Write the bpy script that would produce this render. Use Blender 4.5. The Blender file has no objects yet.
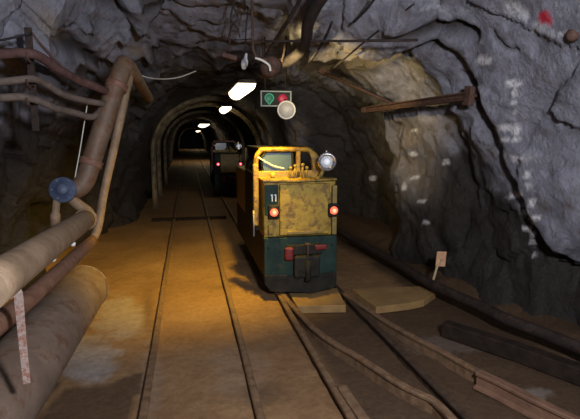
import bpy, bmesh, math, random
import numpy as np
from mathutils import Vector, Matrix, noise, kdtree
random.seed(7)
S = bpy.context.scene
COL = S.collection
PI = math.pi

# ------------------------------------------------------------------ camera
F = 480.0
H = 1.6
PITCH = math.atan(72.5 / F)
YAW = math.atan(103.0 / (F / math.cos(PITCH)))
cam_d = bpy.data.cameras.new('camera')
cam_d.sensor_width = 36.0
cam_d.lens = F / 580.0 * 36.0
cam_d.clip_start = 0.05
cam_d.clip_end = 300
cam = bpy.data.objects.new('camera', cam_d)
COL.objects.link(cam)
cam.location = (0, 0, H)
cam.rotation_euler = (PI / 2 - PITCH, 0, -YAW)
S.camera = cam
RC = cam.rotation_euler.to_matrix()
O = Vector((0, 0, H))

def ray(px, py):
    return RC @ Vector(((px - 290.0) / F, -(py - 209.5) / F, -1.0))
def P(px, py, Y):                       # point at distance Y down the tunnel
    d = ray(px, py); return O + d * (Y / d.y)
def G(px, py, z=0.0):                   # point at height z
    d = ray(px, py); return O + d * ((z - H) / d.z)
def W(px, py, X):                       # point on the plane x = X
    d = ray(px, py); return O + d * (X / d.x)

# ------------------------------------------------------------------ materials
def new_mat(name):
    m = bpy.data.materials.new(name); m.use_nodes = True
    nt = m.node_tree; nt.nodes.clear()
    out = nt.nodes.new('ShaderNodeOutputMaterial')
    b = nt.nodes.new('ShaderNodeBsdfPrincipled')
    nt.links.new(b.outputs[0], out.inputs[0])
    return m, nt, b
def N(nt, t, **kw):
    n = nt.nodes.new(t)
    for k, v in kw.items():
        if hasattr(n, k): setattr(n, k, v)
        else: n.inputs[k].default_value = v
    return n
def ramp(nt, fac, stops):
    r = nt.nodes.new('ShaderNodeValToRGB')
    e = r.color_ramp.elements
    while len(e) < len(stops): e.new(0.5)
    for i, (p, c) in enumerate(stops):
        e[i].position = p; e[i].color = (c[0], c[1], c[2], 1)
    nt.links.new(fac, r.inputs[0]); return r
def mix(nt, fac, a, b):
    m = nt.nodes.new('ShaderNodeMix'); m.data_type = 'RGBA'
    if isinstance(fac, (int, float)): m.inputs[0].default_value = fac
    else: nt.links.new(fac, m.inputs[0])
    for s, v in ((m.inputs[6], a), (m.inputs[7], b)):
        if isinstance(v, tuple): s.default_value = (*v, 1)
        else: nt.links.new(v, s)
    return m.outputs[2]
def worn(name, c1, c2, rust=None, scale=9.0, rough=0.6, metal=0.0, bump=0.25, rust_at=0.58, c3=None):
    """two-tone surface with an optional rust layer"""
    m, nt, b = new_mat(name)
    tc = N(nt, 'ShaderNodeTexCoord')
    n1 = N(nt, 'ShaderNodeTexNoise', Scale=scale, Detail=6.0, Roughness=0.65)
    nt.links.new(tc.outputs['Object'], n1.inputs['Vector'])
    col = ramp(nt, n1.outputs[0], [(0.32, c1), (0.68, c2)]).outputs[0]
    if rust:
        n2 = N(nt, 'ShaderNodeTexNoise', Scale=scale * 1.9, Detail=8.0, Roughness=0.7)
        nt.links.new(tc.outputs['Object'], n2.inputs['Vector'])
        mk = ramp(nt, n2.outputs[0], [(rust_at - 0.04, (0, 0, 0)), (rust_at + 0.08, (1, 1, 1))])
        col = mix(nt, mk.outputs[0], col, rust)
    nt.links.new(col, b.inputs['Base Color'])
    b.inputs['Roughness'].default_value = rough
    b.inputs['Metallic'].default_value = metal
    if max(c2) < 0.12: b.inputs['Specular IOR Level'].default_value = 0.15
    if bump:
        n3 = N(nt, 'ShaderNodeTexNoise', Scale=scale * 6, Detail=5.0)
        nt.links.new(tc.outputs['Object'], n3.inputs['Vector'])
        bp = N(nt, 'ShaderNodeBump', Strength=bump, Distance=0.01)
        nt.links.new(n3.outputs[0], bp.inputs['Height'])
        nt.links.new(bp.outputs[0], b.inputs['Normal'])
    return m
def glow(name, col, strength, base=(0.8, 0.8, 0.8)):
    m, nt, b = new_mat(name)
    b.inputs['Base Color'].default_value = (*base, 1)
    b.inputs['Emission Color'].default_value = (*col, 1)
    b.inputs['Emission Strength'].default_value = strength
    return m
def glass(name, tint, rough=0.08):
    m, nt, b = new_mat(name)
    b.inputs['Base Color'].default_value = (*tint, 1)
    b.inputs['Roughness'].default_value = rough
    b.inputs['Specular IOR Level'].default_value = 0.8
    b.inputs['Alpha'].default_value = 1.0
    return m

def rock_mat():
    m, nt, b = new_mat('rock')
    tc = N(nt, 'ShaderNodeTexCoord')
    obj_ = tc.outputs['Object']
    big = N(nt, 'ShaderNodeTexNoise', Scale=1.3, Detail=5.0, Roughness=0.6)
    mid = N(nt, 'ShaderNodeTexNoise', Scale=6.0, Detail=9.0, Roughness=0.74, Distortion=0.25)
    fin = N(nt, 'ShaderNodeTexNoise', Scale=34.0, Detail=6.0, Roughness=0.7)
    for n in (big, mid, fin): nt.links.new(obj_, n.inputs['Vector'])
    c_big = ramp(nt, big.outputs[0], [(0.33, (0.235, 0.24, 0.285)), (0.66, (0.40, 0.41, 0.49))]).outputs[0]
    c_mid = ramp(nt, mid.outputs[0], [(0.30, (0.36, 0.34, 0.33)), (0.48, (0.72, 0.72, 0.73)), (0.75, (1.12, 1.12, 1.15))]).outputs[0]
    mul = nt.nodes.new('ShaderNodeMix'); mul.data_type = 'RGBA'; mul.blend_type = 'MULTIPLY'; mul.inputs[0].default_value = 1.0
    nt.links.new(c_big, mul.inputs[6]); nt.links.new(c_mid, mul.inputs[7])
    col = mul.outputs[2]
    var = N(nt, 'ShaderNodeTexNoise', Scale=3.1, Detail=7.0, Roughness=0.68); nt.links.new(obj_, var.inputs['Vector'])
    bm_ = ramp(nt, var.outputs[0], [(0.30, (0.85, 0.85, 0.85)), (0.46, (0, 0, 0))])
    col = mix(nt, bm_.outputs[0], col, (0.115, 0.082, 0.060))
    pm_ = ramp(nt, var.outputs[0], [(0.60, (0, 0, 0)), (0.72, (0.8, 0.8, 0.8))])
    col = mix(nt, pm_.outputs[0], col, (0.52, 0.52, 0.56))
    at = N(nt, 'ShaderNodeAttribute', attribute_name='marks')
    sep = N(nt, 'ShaderNodeSeparateColor'); nt.links.new(at.outputs['Color'], sep.inputs[0])
    # blue channel: mud, soot and painted shade; green: iron stain and painted lamp light; red: white paint
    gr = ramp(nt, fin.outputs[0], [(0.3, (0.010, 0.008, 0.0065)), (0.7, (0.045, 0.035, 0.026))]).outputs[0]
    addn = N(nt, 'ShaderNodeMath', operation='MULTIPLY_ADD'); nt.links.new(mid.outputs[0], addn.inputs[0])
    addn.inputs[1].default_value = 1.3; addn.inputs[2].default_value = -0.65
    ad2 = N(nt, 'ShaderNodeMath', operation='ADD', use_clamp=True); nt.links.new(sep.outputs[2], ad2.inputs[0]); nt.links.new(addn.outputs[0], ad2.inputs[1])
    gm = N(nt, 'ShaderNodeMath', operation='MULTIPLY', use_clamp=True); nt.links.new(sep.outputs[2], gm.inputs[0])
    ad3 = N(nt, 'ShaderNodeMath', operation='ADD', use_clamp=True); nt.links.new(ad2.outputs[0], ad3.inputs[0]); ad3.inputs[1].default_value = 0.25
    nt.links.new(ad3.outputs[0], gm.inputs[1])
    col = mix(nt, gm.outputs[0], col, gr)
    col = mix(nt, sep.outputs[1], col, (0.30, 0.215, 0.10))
    pw = N(nt, 'ShaderNodeMath', operation='MULTIPLY', use_clamp=True); nt.links.new(sep.outputs[0], pw.inputs[0])
    pr = ramp(nt, fin.outputs[0], [(0.3, (0.15, 0.15, 0.15)), (0.55, (1, 1, 1))]); nt.links.new(pr.outputs[0], pw.inputs[1])
    col = mix(nt, pw.outputs[0], col, (0.86, 0.86, 0.9))
    at2 = N(nt, 'ShaderNodeAttribute', attribute_name='redpaint')
    s2 = N(nt, 'ShaderNodeSeparateColor'); nt.links.new(at2.outputs['Color'], s2.inputs[0])
    col = mix(nt, s2.outputs[0], col, (0.62, 0.03, 0.06))
    nt.links.new(col, b.inputs['Base Color'])
    b.inputs['Roughness'].default_value = 0.72
    b.inputs['Specular IOR Level'].default_value = 0.3
    b1 = N(nt, 'ShaderNodeBump', Strength=1.0, Distance=0.06); nt.links.new(mid.outputs[0], b1.inputs['Height'])
    b2 = N(nt, 'ShaderNodeBump', Strength=0.8, Distance=0.014); nt.links.new(fin.outputs[0], b2.inputs['Height'])
    nt.links.new(b1.outputs[0], b2.inputs['Normal']); nt.links.new(b2.outputs[0], b.inputs['Normal'])
    return m
def mud_mat():
    m, nt, b = new_mat('mud')
    tc = N(nt, 'ShaderNodeTexCoord'); obj_ = tc.outputs['Object']
    big = N(nt, 'ShaderNodeTexNoise', Scale=1.1, Detail=6.0, Roughness=0.6)
    fin = N(nt, 'ShaderNodeTexNoise', Scale=22.0, Detail=8.0, Roughness=0.75)
    for n in (big, fin): nt.links.new(obj_, n.inputs['Vector'])
    c1 = ramp(nt, big.outputs[0], [(0.3, (0.21, 0.120, 0.058)), (0.7, (0.33, 0.205, 0.105))]).outputs[0]
    c2 = ramp(nt, fin.outputs[0], [(0.25, (0.6, 0.57, 0.53)), (0.7, (1.1, 1.1, 1.1))]).outputs[0]
    mul = nt.nodes.new('ShaderNodeMix'); mul.data_type = 'RGBA'; mul.blend_type = 'MULTIPLY'; mul.inputs[0].default_value = 1.0
    nt.links.new(c1, mul.inputs[6]); nt.links.new(c2, mul.inputs[7])
    at = N(nt, 'ShaderNodeAttribute', attribute_name='marks')
    sep = N(nt, 'ShaderNodeSeparateColor'); nt.links.new(at.outputs['Color'], sep.inputs[0])
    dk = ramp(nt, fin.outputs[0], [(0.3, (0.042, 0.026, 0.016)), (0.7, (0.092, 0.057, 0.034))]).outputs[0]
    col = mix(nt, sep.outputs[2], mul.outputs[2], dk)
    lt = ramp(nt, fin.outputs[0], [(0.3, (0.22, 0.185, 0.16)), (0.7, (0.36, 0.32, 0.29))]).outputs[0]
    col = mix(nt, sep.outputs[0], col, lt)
    nt.links.new(col, b.inputs['Base Color'])
    b.inputs['Roughness'].default_value = 0.7
    b.inputs['Specular IOR Level'].default_value = 0.25
    b1 = N(nt, 'ShaderNodeBump', Strength=0.5, Distance=0.02); nt.links.new(fin.outputs[0], b1.inputs['Height'])
    nt.links.new(b1.outputs[0], b.inputs['Normal'])
    return m

M = {}
M['rock'] = rock_mat()
M['mud'] = mud_mat()
M['rail'] = worn('rail_steel', (0.10, 0.062, 0.036), (0.26, 0.165, 0.095), rust=(0.16, 0.07, 0.03), scale=14, rough=0.55, metal=0.1)
M['darkrail'] = worn('dark_rail_steel', (0.035, 0.024, 0.018), (0.09, 0.058, 0.04), scale=14, rough=0.6)
M['redrail'] = worn('red_rusted_steel', (0.12, 0.06, 0.036), (0.20, 0.11, 0.068), scale=12, rough=0.7)
M['tanpipe'] = worn('dusty_tan_pipe', (0.15, 0.10, 0.06), (0.29, 0.205, 0.13), rust=(0.17, 0.085, 0.045), scale=7, rough=0.65, rust_at=0.6)
M['bigpipe'] = worn('dusty_concrete_grey_pipe', (0.14, 0.098, 0.072), (0.25, 0.185, 0.14), rust=(0.15, 0.085, 0.052), scale=4, rough=0.75, rust_at=0.54)
M['rustpipe'] = worn('rust_brown_pipe', (0.13, 0.062, 0.04), (0.24, 0.13, 0.085), rust=(0.10, 0.04, 0.025), scale=9, rough=0.65)
M['riser'] = worn('brown_painted_pipe', (0.085, 0.055, 0.036), (0.175, 0.118, 0.078), rust=(0.12, 0.055, 0.028), scale=6, rough=0.6, rust_at=0.52)
M['hose'] = worn('dusty_hose_rubber', (0.07, 0.052, 0.042), (0.155, 0.12, 0.10), scale=16, rough=0.8)
M['redhose'] = worn('red_brown_hose_rubber', (0.055, 0.030, 0.028), (0.115, 0.066, 0.058), scale=16, rough=0.7)
M['bracket'] = worn('flaking_pink_white_paint', (0.30, 0.225, 0.20), (0.45, 0.38, 0.35), rust=(0.28, 0.13, 0.09), scale=22, rough=0.8, rust_at=0.5)
M['blue'] = worn('blue_valve_paint', (0.035, 0.05, 0.10), (0.08, 0.11, 0.18), rust=(0.12, 0.10, 0.09), scale=18, rough=0.55, rust_at=0.62)
M['cable'] = worn('black_cable_sheath', (0.012, 0.011, 0.012), (0.035, 0.03, 0.03), scale=20, rough=0.6)
M['rusty'] = worn('rusty_iron', (0.045, 0.028, 0.022), (0.105, 0.06, 0.045), rust=(0.125, 0.062, 0.04), scale=16, rough=0.8)
M['darkiron'] = worn('dark_iron', (0.016, 0.012, 0.011), (0.042, 0.031, 0.027), rust=(0.065, 0.036, 0.024), scale=14, rough=0.7)
M['arch'] = worn('arch_steel', (0.04, 0.03, 0.016), (0.34, 0.26, 0.13), rust=(0.05, 0.03, 0.02), scale=4, rough=0.7)
M['white_wire'] = worn('pale_wire_sheath', (0.5, 0.48, 0.42), (0.7, 0.68, 0.6), scale=20, rough=0.6, bump=0)
M['board'] = worn('sandy_boards', (0.21, 0.125, 0.045), (0.32, 0.20, 0.075), scale=6, rough=0.8)
M['beam'] = worn('dark_wet_timber', (0.012, 0.008, 0.006), (0.032, 0.021, 0.015), scale=10, rough=0.9)
M['slab'] = worn('pale_concrete', (0.25, 0.22, 0.22), (0.38, 0.34, 0.35), rust=(0.24, 0.15, 0.09), scale=5, rough=0.6, rust_at=0.5)
M['yellow'] = worn('grimy_yellow_paint', (0.15, 0.09, 0.012), (0.33, 0.215, 0.022), rust=(0.09, 0.05, 0.02), scale=9, rough=0.5, rust_at=0.53)
M['yellowdirty'] = worn('mud_caked_yellow_paint', (0.25, 0.155, 0.018), (0.43, 0.30, 0.036), rust=(0.15, 0.085, 0.018), scale=6, rough=0.6, rust_at=0.52)
M['olive'] = worn('dark_yellow_paint', (0.16, 0.115, 0.03), (0.28, 0.20, 0.05), rust=(0.08, 0.05, 0.03), scale=7, rough=0.55)
M['green'] = worn('dark_green_paint', (0.010, 0.025, 0.022), (0.024, 0.049, 0.040), rust=(0.07, 0.045, 0.03), scale=7, rough=0.55, rust_at=0.6)
M['darkbody'] = worn('soot_black_paint', (0.010, 0.010, 0.009), (0.03, 0.028, 0.022), scale=8, rough=0.6)
M['red'] = worn('red_coupler_paint', (0.10, 0.008, 0.008), (0.19, 0.014, 0.014), rust=(0.05, 0.02, 0.02), scale=16, rough=0.5, rust_at=0.62)
M['windscreen'] = glass('windscreen_glass', (0.045, 0.08, 0.16), 0.25)
M['chrome'] = worn('dull_chrome', (0.45, 0.45, 0.46), (0.7, 0.7, 0.72), scale=24, rough=0.22, metal=0.85, bump=0.05)
M['lampglass'] = glow('headlamp_glass', (0.85, 0.93, 1.0), 0.35, (0.75, 0.78, 0.82))
M['white'] = worn('white_paint', (0.72, 0.72, 0.72), (0.85, 0.85, 0.85), scale=20, rough=0.6, bump=0)
M['tail'] = glow('lit_tail_lamp', (1.0, 0.13, 0.06), 1.6, (0.8, 0.1, 0.05))
M['tailcore'] = glow('lit_tail_lamp_bulb', (1.0, 0.38, 0.21), 2.0, (0.8, 0.1, 0.05))
M['taildim'] = glow('faint_tail_lamp', (1.0, 0.06, 0.09), 1.6, (0.6, 0.03, 0.03))
M['taildimcore'] = glow('faint_tail_lamp_bulb', (1.0, 0.3, 0.3), 3.0, (0.6, 0.03, 0.03))
M['housing'] = worn('grey_lamp_housing', (0.16, 0.155, 0.15), (0.26, 0.25, 0.24), scale=18, rough=0.6)
M['tube'] = glow('lamp_tube', (1.0, 0.82, 0.50), 4.5)
M['bulb'] = glow('amber_bulb', (1.0, 0.62, 0.15), 25.0)
M['sigbox'] = worn('black_signal_paint', (0.012, 0.014, 0.014), (0.03, 0.034, 0.034), scale=18, rough=0.55)
M['sigrim'] = worn('grey_green_rim_paint', (0.24, 0.31, 0.30), (0.36, 0.43, 0.41), scale=30, rough=0.5, bump=0)
M['siggreen'] = glow('green_signal_lens', (0.05, 0.5, 0.28), 0.06, (0.02, 0.17, 0.10))
M['sigring'] = glow('green_lens_ring', (0.1, 0.7, 0.45), 0.10, (0.10, 0.45, 0.30))
M['sigred'] = glow('red_signal_lens', (0.6, 0.02, 0.09), 0.12, (0.40, 0.02, 0.06))
M['disc'] = worn('milky_glass', (0.30, 0.31, 0.34), (0.44, 0.45, 0.48), scale=26, rough=0.4)
M['discrim'] = worn('pale_rim_metal', (0.6, 0.6, 0.62), (0.75, 0.75, 0.76), scale=20, rough=0.4, bump=0)
M['tag'] = worn('faded_orange_plate', (0.50, 0.26, 0.13), (0.68, 0.42, 0.26), scale=14, rough=0.7)
M['stick'] = worn('pale_stick_wood', (0.38, 0.27, 0.15), (0.5, 0.38, 0.22), scale=14, rough=0.8)
M['sealing'] = worn('bluish_fitting', (0.42, 0.47, 0.52), (0.6, 0.64, 0.7), scale=20, rough=0.5)

# ------------------------------------------------------------------ mesh helpers
def set_smooth(faces, s):
    for f in faces: f.smooth = s
def add_box(bm, c, size, rot=None, bev=0.006, mi=0):
    b2 = bmesh.new()
    bmesh.ops.create_cube(b2, size=1.0)
    bmesh.ops.scale(b2, vec=Vector(size), verts=b2.verts)
    if bev:
        bev = min(bev, min(size) * 0.3)
        bmesh.ops.bevel(b2, geom=list(b2.edges), offset=bev, segments=2, affect='EDGES', profile=0.5)
    mt = Matrix.Translation(Vector(c)) @ (rot.to_4x4() if rot is not None else Matrix())
    bmesh.ops.transform(b2, matrix=mt, verts=b2.verts)
    merge(bm, b2, mi)
def merge(bm, b2, mi=0):
    vm = {}
    for v in b2.verts: vm[v] = bm.verts.new(v.co)
    for f in b2.faces:
        try:
            g = bm.faces.new([vm[v] for v in f.verts]); g.smooth = f.smooth; g.material_index = mi
        except ValueError: pass
    b2.free()
def frames(pts):
    pts = [Vector(p) for p in pts]; n = len(pts); T = []
    for i in range(n):
        a = pts[max(i - 1, 0)]; b = pts[min(i + 1, n - 1)]
        T.append((b - a).normalized())
    up = Vector((0, 0, 1)) if abs(T[0].z) < 0.9 else Vector((0, 1, 0))
    s = T[0].cross(up).normalized(); out = []
    for i in range(n):
        s = (s - T[i] * s.dot(T[i])).normalized()
        out.append((pts[i], T[i], s, s.cross(T[i]).normalized()))
    return out
def smooth_path(pts, k=6):
    pts = [Vector(p) for p in pts]; out = []
    n = len(pts)
    for i in range(n - 1):
        p0 = pts[max(i - 1, 0)]; p1 = pts[i]; p2 = pts[i + 1]; p3 = pts[min(i + 2, n - 1)]
        for j in range(k):
            t = j / k
            out.append(0.5 * ((2 * p1) + (p2 - p0) * t + (2 * p0 - 5 * p1 + 4 * p2 - p3) * t * t + (3 * p1 - p0 - 3 * p2 + p3) * t ** 3))
    out.append(pts[-1]); return out
def add_tube(bm, pts, r, seg=16, cap=True, mi=0):
    fr = frames(pts); rings = []
    for i, (p, t, s, u) in enumerate(fr):
        rr = r[i] if isinstance(r, (list, tuple)) else r
        rings.append([bm.verts.new(p + (s * math.cos(2 * PI * k / seg) + u * math.sin(2 * PI * k / seg)) * rr) for k in range(seg)])
    for a, b in zip(rings, rings[1:]):
        for k in range(seg):
            f = bm.faces.new((a[k], a[(k + 1) % seg], b[(k + 1) % seg], b[k])); f.smooth = True; f.material_index = mi
    if cap:
        f = bm.faces.new(list(reversed(rings[0]))); f.material_index = mi
        f = bm.faces.new(rings[-1]); f.material_index = mi
def add_sweep(bm, pts, prof, mi=0, roll=False):
    """closed 2-D profile (side, up) swept along a path, kept upright"""
    pts = [Vector(p) for p in pts]; rings = []
    n = len(pts)
    for i in range(n):
        t = (pts[min(i + 1, n - 1)] - pts[max(i - 1, 0)]); t.z = t.z; t.normalize()
        s = t.cross(Vector((0, 0, 1))).normalized(); u = s.cross(t).normalized()
        rings.append([bm.verts.new(pts[i] + s * a + u * b) for a, b in prof])
    m = len(prof)
    for a, b in zip(rings, rings[1:]):
        for k in range(m):
            f = bm.faces.new((a[k], a[(k + 1) % m], b[(k + 1) % m], b[k])); f.material_index = mi
    bm.faces.new(list(reversed(rings[0]))); bm.faces.new(rings[-1])
def add_lathe(bm, prof, mat4, seg=24, smooth=True, mi=0):
    """profile of (radius, height) turned about local z, then placed by mat4"""
    rings = []
    for r, h in prof:
        if r < 1e-5: rings.append([bm.verts.new(mat4 @ Vector((0, 0, h)))])
        else: rings.append([bm.verts.new(mat4 @ Vector((r * math.cos(2 * PI * k / seg), r * math.sin(2 * PI * k / seg), h))) for k in range(seg)])
    for a, b in zip(rings, rings[1:]):
        for k in range(seg):
            k2 = (k + 1) % seg
            if len(a) == 1 and len(b) == 1: continue
            if len(a) == 1: vs = (a[0], b[k2], b[k])
            elif len(b) == 1: vs = (a[k], a[k2], b[0])
            else: vs = (a[k], a[k2], b[k2], b[k])
            f = bm.faces.new(vs); f.smooth = smooth; f.material_index = mi
def add_prism(bm, poly, y0, y1, bev=0):
    """polygon in (x, z) extruded from y0 to y1"""
    b2 = bmesh.new()
    a = [b2.verts.new((x, y0, z)) for x, z in poly]; b = [b2.verts.new((x, y1, z)) for x, z in poly]
    m = len(poly)
    b2.faces.new(a); b2.faces.new(list(reversed(b)))
    for k in range(m): b2.faces.new((a[k], b[k], b[(k + 1) % m], a[(k + 1) % m]))
    bmesh.ops.recalc_face_normals(b2, faces=b2.faces)
    if bev: bmesh.ops.bevel(b2, geom=list(b2.edges), offset=bev, segments=2, affect='EDGES', profile=0.5)
    merge(bm, b2)
def face_mat(loc, d):
    """matrix whose local z looks along d"""
    q = Vector(d).to_track_quat('Z', 'Y'); return Matrix.Translation(Vector(loc)) @ q.to_matrix().to_4x4()

def tag(o, label=None, cat=None, group=None, kind=None):
    if label: o['label'] = label
    if cat: o['category'] = cat
    if group: o['group'] = group
    if kind: o['kind'] = kind
    return o
def thing(name, loc, label, cat, group=None):
    o = bpy.data.objects.new(name, None); o.empty_display_size = 0.1; COL.objects.link(o); o.location = Vector(loc)
    return tag(o, label, cat, group)
def world_loc(o):
    v = Vector(o.location)
    while o.parent: o = o.parent; v += o.location
    return v
def obj(name, bm, mats, parent=None, local=False):
    bmesh.ops.recalc_face_normals(bm, faces=bm.faces)
    me = bpy.data.meshes.new(name)
    if not local:
        if parent is not None: org = world_loc(parent)
        else:
            xs = [v.co for v in bm.verts]
            org = Vector(((min(v.x for v in xs) + max(v.x for v in xs)) / 2, (min(v.y for v in xs) + max(v.y for v in xs)) / 2, min(v.z for v in xs)))
        bmesh.ops.translate(bm, vec=-org, verts=bm.verts)
    bm.to_mesh(me); bm.free()
    for m in (mats if isinstance(mats, (list, tuple)) else [mats]): me.materials.append(m)
    o = bpy.data.objects.new(name, me); COL.objects.link(o)
    if parent is not None: o.parent = parent
    elif not local: o.location = org
    return o
def copy_tree(o, parent=None):
    c = o.copy(); COL.objects.link(c); c.parent = parent
    for ch in [x for x in bpy.data.objects if x.parent == o]: copy_tree(ch, c)
    return c

# ------------------------------------------------------------------ rock vault
def lerp(tab, y):
    xs = [a for a, _ in tab]; ys = [b for _, b in tab]
    return np.interp(y, xs, ys)
XL = [(-3, -1.95), (3, -1.95), (6, -1.85), (8, -1.5), (10, -1.02), (90, -1.02)]
XR = [(-3, 2.85), (3.2, 2.85), (4.0, 2.74), (5.9, 2.72), (6.5, 3.3), (8.7, 3.3), (9.8, 2.3), (90, 2.2)]
ZT = [(-3, 3.15), (3.6, 3.12), (5.2, 2.95), (6.4, 2.78), (7.5, 2.68), (90, 2.66)]
ys = list(np.arange(-2.4, 1.6, 0.12)) + list(np.arange(1.6, 6.4, 0.027)) + list(np.arange(6.4, 10.0, 0.05))
y_ = 10.0
while y_ < 85: ys.append(y_); y_ *= 1.012
ys = np.array(ys); NV = 300
ts = np.linspace(PI + 0.05, -0.05, NV)
YY, TT = np.meshgrid(ys, ts, indexing='ij')
xl, xr, zt = lerp(XL, YY), lerp(XR, YY), lerp(ZT, YY)
cx, ax = (xl + xr) / 2, (xr - xl) / 2
c_, s_ = np.cos(TT), np.sin(TT)
X0 = cx + ax * np.sign(c_) * np.abs(c_) ** 0.72
Z0 = zt * np.sign(s_) * np.abs(s_) ** 0.80
# outward in-plane normals
nx, nz = c_ / ax, s_ / zt
ln = np.sqrt(nx * nx + nz * nz); nx, nz = nx / ln, nz / ln
# facets: each rock block gets its own offset and tilt
def facets(pts, n, seed, amp, tilt):
    r = np.random.RandomState(seed)
    m = r.rand(n, 3) * np.array([7.0, 14.0, 4.2]) + np.array([-3.0, -2.5, -0.5])
    kd = kdtree.KDTree(n)
    for i, p in enumerate(m): kd.insert(p, i)
    kd.balance()
    off = r.uniform(-1, 1, n) * amp; tl = r.uniform(-1, 1, (n, 3)) * tilt
    out = np.zeros(len(pts))
    for i, p in enumerate(pts):
        _, k, _ = kd.find(p)
        out[i] = off[k] + (p - m[k]) @ tl[k]
    return out
pts = np.stack([X0, YY, Z0], -1).reshape(-1, 3)
disp = np.zeros(len(pts))
near = pts[:, 1] < 13.5
wp = pts.copy()
for i in np.where(near)[0]:
    v = noise.noise_vector(Vector(pts[i]) * 2.3)
    wp[i] += np.array(v) * 0.10
calm = np.where(pts[:, 0] > 1.0, 0.34, np.where(pts[:, 0] > -0.4, 0.5, 1.0))     # the left haunch is blocky, the right wall smoother
calm = np.where(pts[:, 1] > 9.9, calm * 0.4, calm)
disp[near] += facets(wp[near], 900, 3, 0.05, 0.34) * calm[near]
disp[near] += facets(wp[near], 7000, 5, 0.017, 0.26) * calm[near] * 0.8
for i in range(len(pts)):
    p = Vector(pts[i])
    disp[i] += 0.16 * noise.fractal(p * 0.75, 0.9, 2.1, 3) + (0.05 if near[i] else 0.09) * noise.fractal(p * 3.1 + Vector((5, 1, 2)), 0.8, 2.1, 5)
far = pts[:, 1] > 9.6
disp[far] *= 0.55

# pixel positions of the undisplaced surface, for cracks, ledges and paint that the rock carries
Rn = np.array(RC)
rel = pts - np.array(O)
cc = rel @ Rn                     # R^T * rel
dep = np.where(-cc[:, 2] > 0.2, -cc[:, 2], np.nan)
PX = 290 + F * cc[:, 0] / dep; PY = 209.5 - F * cc[:, 1] / dep
okp = ~np.isnan(PX) & near
PX = np.where(okp, PX, -9999); PY = np.where(okp, PY, -9999)
def seg_dist(line):
    best = np.full(len(PX), 1e9); side = np.zeros(len(PX))
    for (x0, y0), (x1, y1) in zip(line, line[1:]):
        dx, dy = x1 - x0, y1 - y0
        t = np.clip(((PX - x0) * dx + (PY - y0) * dy) / (dx * dx + dy * dy), 0, 1)
        d = np.hypot(PX - x0 - t * dx, PY - y0 - t * dy)
        m = d < best
        best = np.where(m, d, best); side = np.where(m, (PX - x0) * dy - (PY - y0) * dx, side)
    return best, side
def sm(a, b, x): t = np.clip((x - a) / (b - a), 0, 1); return t * t * (3 - 2 * t)
paint = np.zeros(len(pts)); ochre_glow = np.zeros(len(pts)); grime_shade = np.zeros(len(pts)); redp = np.zeros(len(pts))
mpp = np.clip(dep, 0, 20) / F                              # metres per pixel
wob = np.array([noise.fractal(Vector(p) * 4.0, 0.9, 2.0, 3) for p in pts])
# dark mask: mud and soot on the lower walls, plus painted shade
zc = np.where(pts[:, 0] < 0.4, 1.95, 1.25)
grime_shade = np.maximum(grime_shade, sm(zc + 0.35, zc - 0.35, pts[:, 2] + wob * 0.35) * 0.95)
grime_shade = np.where((pts[:, 0] > 0.4) & (pts[:, 1] > 4.4), np.maximum(grime_shade, sm(1.75, 1.15, pts[:, 2] + wob * 0.3) * 0.95), grime_shade)
grime_shade = np.maximum(grime_shade, sm(6.0, 7.4, pts[:, 1] + wob * 0.8) * 0.85)  # rock farther in painted dark, standing in for light falloff
# the grey slab of the near right wall stands proud; it ends at a slanting crack and is undercut below
crack = [(452, 62), (468, 78), (476, 92), (480, 108), (492, 140), (500, 170), (514, 195), (522, 215), (533, 238), (545, 262), (560, 268), (580, 252), (620, 250)]
d, sd = seg_dist(crack)
rightw = (pts[:, 0] > 1.2)
proud = rightw & (sd > 0) & (PX > 440)
grime_shade = np.where(proud, grime_shade * 0.12 + 0.05, grime_shade)
w = np.where((PY > 75) & (PY < 262), 1.0, 0.4)
out_side = rightw & (PX > 380)
disp += np.where(out_side & (sd <= 0), 0.15 * sm(0, 6, d) * sm(260, 40, d) * sm(85, 165, PY), 0) * sm(380, 440, PX)
disp -= np.where(proud, 0.05 * sm(2, 14, d) * sm(140, 20, d), 0)
disp = np.where(proud, disp * 0.55, disp)
cw = np.where(PY < 150, 7.5, 6.0)
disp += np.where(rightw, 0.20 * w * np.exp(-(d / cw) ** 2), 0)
grime_shade = np.maximum(grime_shade, np.where(rightw, 1.3 * w * np.exp(-(d / cw) ** 2), 0))  # crack painted dark, adding to the shade of its groove
# a brow of rock across the upper right roof, ending in a level lower edge
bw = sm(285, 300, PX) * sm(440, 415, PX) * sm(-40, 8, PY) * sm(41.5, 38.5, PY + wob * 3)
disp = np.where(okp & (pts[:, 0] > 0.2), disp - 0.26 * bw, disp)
grime_shade = np.where(okp, grime_shade * (1 - 0.9 * bw), grime_shade)
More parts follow.
